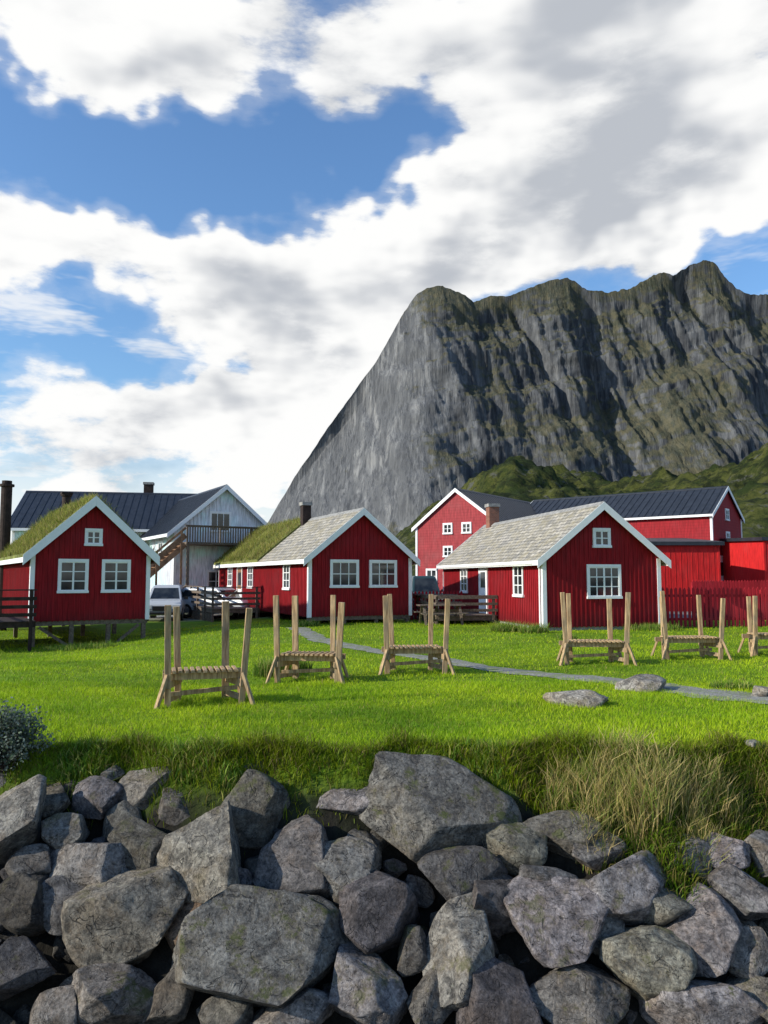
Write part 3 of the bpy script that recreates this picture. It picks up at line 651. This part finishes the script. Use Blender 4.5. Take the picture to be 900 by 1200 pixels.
for k in range(len(V)):
    x_,y_,z_=V[k]; hf=max(0.,min(1.,z_/max(Hs[k],1)))
    lf=min(1,max(0,(85-x_)/110))
    xs_=x_+z_*(.18+.2*lf)
    rib=noise.fractal(Vector((xs_*.018,y_*.004,z_*.004)),.95,2.1,4)
    fine=noise.fractal(Vector((xs_*.11,y_*.02,z_*.012+7)),.8,2.1,4)
    big=noise.noise(Vector((x_*.009+3,z_*.004,1.)))
    led=noise.fractal(Vector((x_*.014-z_*.01,3.,z_*.03)),.9,2.1,4)
    gul=abs(noise.noise(Vector((xs_*.012+9,z_*.003,5.))))
    edgef=min(1,(1-hf)*9)*min(1,max(0,(Hs[k])/60))
    a=1-.75*lf
    d=(rib*17*a+fine*4.0*a+led*7*a+big*34-max(0,.12-gul)*90*a)*edgef
    out[k]=(x_+fine*1.0*a*edgef,y_-d if y_<=750.5 else y_+d*.2,z_+(led*5*a+fine*1.2*a)*edgef+ (noise.fractal(Vector((x_*.07,2,9)),.8,2.,4)*3.5*(1 if x_>20 else .35)))
nx=len(mx);I=np.arange(len(V)).reshape(-1,nx); F=np.stack([I[:-1,:-1],I[:-1,1:],I[1:,1:],I[1:,:-1]],-1).reshape(-1,4)
def m_mount():
    m,g,b=newmat('mountain_rock',.9,.12); geo=g.nt.nodes.new('ShaderNodeNewGeometry'); o=geo.outputs[0]
    s=g.nt.nodes.new('ShaderNodeSeparateXYZ'); g.nt.links.new(o,s.inputs[0]); X_=s.outputs[0]
    lf=g.mr(X_,-10,100,1,0)
    v=g.mapping(o,(1,.3,.10),(0,.2,0)); st=g.noise(v,.13,8,.72,.4); st2=g.noise(g.mapping(o,(1,.3,.05),(0,.24,0)),.42,5,.7)
    n=g.noise(o,.016,7,.7); n3=g.noise(g.mapping(o,(1,.5,.5),(0,.3,0)),.2,6,.75)
    c=g.mix(g.mr(st,.36,.64),(.035,.036,.038),(.155,.155,.153)); c=g.mix(g.mr(st2,.5,.62,0,.75),c,(.03,.03,.032))
    c=g.mix(g.mr(g.m('ADD',st,g.m('MULTIPLY',st2,.4)),.74,.84,0,.5),c,(.22,.215,.205))
    c=g.mix(g.m('MULTIPLY',lf,.5),c,(.2,.198,.194));  # left slab lightened in colour for its sunlit face
    c=g.mix(g.m('MULTIPLY',lf,g.mr(st2,.46,.62,0,.7)),c,(.065,.065,.067))
    c=g.mix(g.m('MULTIPLY',lf,g.mr(st,.52,.66,0,.6)),c,(.34,.33,.31))
    nz=g.n('ShaderNodeSeparateXYZ',[geo.outputs[1]],out=2)
    gm=g.m('ADD',g.m('MULTIPLY',nz,.9),g.m('ADD',g.m('MULTIPLY',n,2.6),g.m('ADD',g.m('MULTIPLY',n3,.9),g.m('MULTIPLY',lf,-.5))))
    gm=g.m('ADD',gm,g.mr(s.outputs[2],215,300,0,.5))
    gr=g.mix(g.mr(n3,.4,.6),(.045,.048,.016),(.115,.098,.04)); c=g.mix(g.mr(gm,1.98,2.4,0,.8),c,gr)
    c=g.mix(.06,c,(.16,.2,.27))  # slight blue in the rock colour stands in for haze
    setc(g,b,c,g.bump(g.m('ADD',st,g.m('MULTIPLY',st2,.7)),.9,4.)); return m
np_mesh('mountain',out,F,m_mount(),smooth=True)
# ------------------------------------------------------------------ light & sky
sd=Vector((-.82,-.27,.42)).normalized()
L=bpy.data.lights.new('sun','SUN'); L.energy=5.0; L.angle=math.radians(.5); L.color=(1,.94,.82)
so=bpy.data.objects.new('sun',L); COL.objects.link(so); so.rotation_euler=sd.to_track_quat('Z','Y').to_euler(); so.location=(-20,-10,30)
W=bpy.data.worlds.new('World'); S.world=W; W.use_nodes=True; nt=W.node_tree; nt.nodes.clear(); g=G(nt)
sky=nt.nodes.new('ShaderNodeTexSky'); sky.sky_type='NISHITA'; sky.sun_disc=False; sky.sun_elevation=math.asin(sd.z); sky.sun_rotation=math.atan2(sd.x,sd.y); sky.air_density=1.3; sky.dust_density=.6; sky.ozone_density=2.5
tc=g.n('ShaderNodeTexCoord',out=0); sp=nt.nodes.new('ShaderNodeSeparateXYZ'); nt.links.new(tc,sp.inputs[0]); dx,dy,dz=sp.outputs
az=g.m('MULTIPLY',g.m('ARCTAN2',dx,dy),57.2958); el=g.m('MULTIPLY',g.m('ARCSINE',dz),57.2958)
wn=g.nt.nodes.new('ShaderNodeTexNoise'); nt.links.new(tc,wn.inputs['Vector']); wn.inputs['Scale'].default_value=8; wn.inputs['Detail'].default_value=3; wn.inputs['Roughness'].default_value=.6
AE=g.n('ShaderNodeCombineXYZ',[az,el,0.])
P0=g.n('ShaderNodeVectorMath',[wn.outputs[1],(14.,11.,0.),AE],operation='MULTIPLY_ADD')
P0=g.n('ShaderNodeVectorMath',[P0,(7.,5.5,0.)],operation='SUBTRACT')
blobs=[(-18,34.5,11,5.,.85),(-25,35.5,8,5.5,.7),(9.9,36.5,17,5.5,.9),(17,30,12,6,.8),(24,33,9,8,.5),(12.9,25.4,10,4.5,.8),(22,25.6,8,4.5,.6),(-26,22.8,5.5,3.6,.85),(-19.5,21,4,2.8,.5),(-10.5,21.5,6.5,5.,.95),(-2,19.5,8,5.2,.9),(4,24,7,3.8,.7),(-3.2,15.5,8,4,.7),(-16,12.6,13,2.2,.65),(-7.7,10.5,9,5,.7),(-23,9.8,10,1.6,.45),(-18,6.5,14,2.,.6),(-25,18.0,5,.8,.35),
 (-25,28.5,7,3.2,-.8),(-13,27.8,6,3.2,-.85),(-1.5,29.8,6.5,2.8,-.9),(-17,25.4,7,2.0,-.6),(-21,18.2,6,2.,-.5),(27,20.5,6,3.2,-.7),(-19,15.3,9,1.2,-.4),(24,29.5,4,2,-.3)]
fld=0.
for a,e_,ra,re,wt in blobs:
    q=g.n('ShaderNodeVectorMath',[P0,(1/ra,1/re,0.),(-a/ra,-e_/re,0.)],operation='MULTIPLY_ADD')
    d=g.n('ShaderNodeVectorMath',[q,q],operation='DOT_PRODUCT',out=1)
    fld=g.m('MULTIPLY_ADD',g.m('POWER',.36788,d),wt,fld)
def cproj(off):
    v=g.n('ShaderNodeVectorMath',[tc,off],operation='ADD'); s_=nt.nodes.new('ShaderNodeSeparateXYZ'); nt.links.new(v,s_.inputs[0])
    dn=g.m('MAXIMUM',g.m('ADD',s_.outputs[2],.6),.2)
    return g.n('ShaderNodeCombineXYZ',[g.m('DIVIDE',s_.outputs[0],dn),g.m('DIVIDE',s_.outputs[1],dn),g.m('MULTIPLY',s_.outputs[2],2.2)])
N1=g.noise(cproj((0,0,0)),5.5,8,.6,0.); N2=g.noise(cproj((-.025,-.0,.028)),5.5,3,.58,0.)
D=g.m('ADD',fld,g.m('MULTIPLY',g.m('SUBTRACT',N1,.5),2.1))
alpha=g.mr(D,.28,.66)
veil=g.mr(D,.0,.5,0,.22)
wisp=g.m('MULTIPLY',g.mr(g.noise(g.mapping(tc,(2.5,2.5,11),(0,.12,0)),3.,4,.62,0.),.48,.70,0,.75),g.mr(el,18,25,1,0)); alpha=g.m('MAXIMUM',alpha,g.m('MAXIMUM',wisp,veil))
hor=g.mr(el,2,14,.8,0.); alpha=g.m('MAXIMUM',alpha,hor)
lown=g.noise(tc,5.5,2,.5)
shade=g.m('ADD',g.m('MULTIPLY',g.m('SUBTRACT',N2,N1),2.6),g.mr(D,.75,1.5,0,.5))
shade=g.m('ADD',shade,g.m('MULTIPLY',g.m('SUBTRACT',lown,.47),2.6))
shade=g.mr(shade,.0,1.,0,1)
cc=g.mix(shade,(10.0,10.0,9.9),(5.1,5.4,5.9))
sk=g.mix(1.,sky.outputs[0],(1.15,1.5,1.9),'MULTIPLY')
fin=g.mix(alpha,sk,cc)
bg=g.n('ShaderNodeBackground',{'Color':fin,'Strength':.1}); ow=nt.nodes.new('ShaderNodeOutputWorld'); nt.links.new(bg,ow.inputs[0])
# ------------------------------------------------------------------ camera
cd=bpy.data.cameras.new('camera'); cam=bpy.data.objects.new('camera',cd); COL.objects.link(cam); S.camera=cam
cd.sensor_fit='VERTICAL'; cd.sensor_height=36; cd.lens=36*906/1200; cd.clip_end=8000; cd.clip_start=.05
cam.location=(0,0,1.8); cam.rotation_euler=(math.radians(90+4.86),0,0)
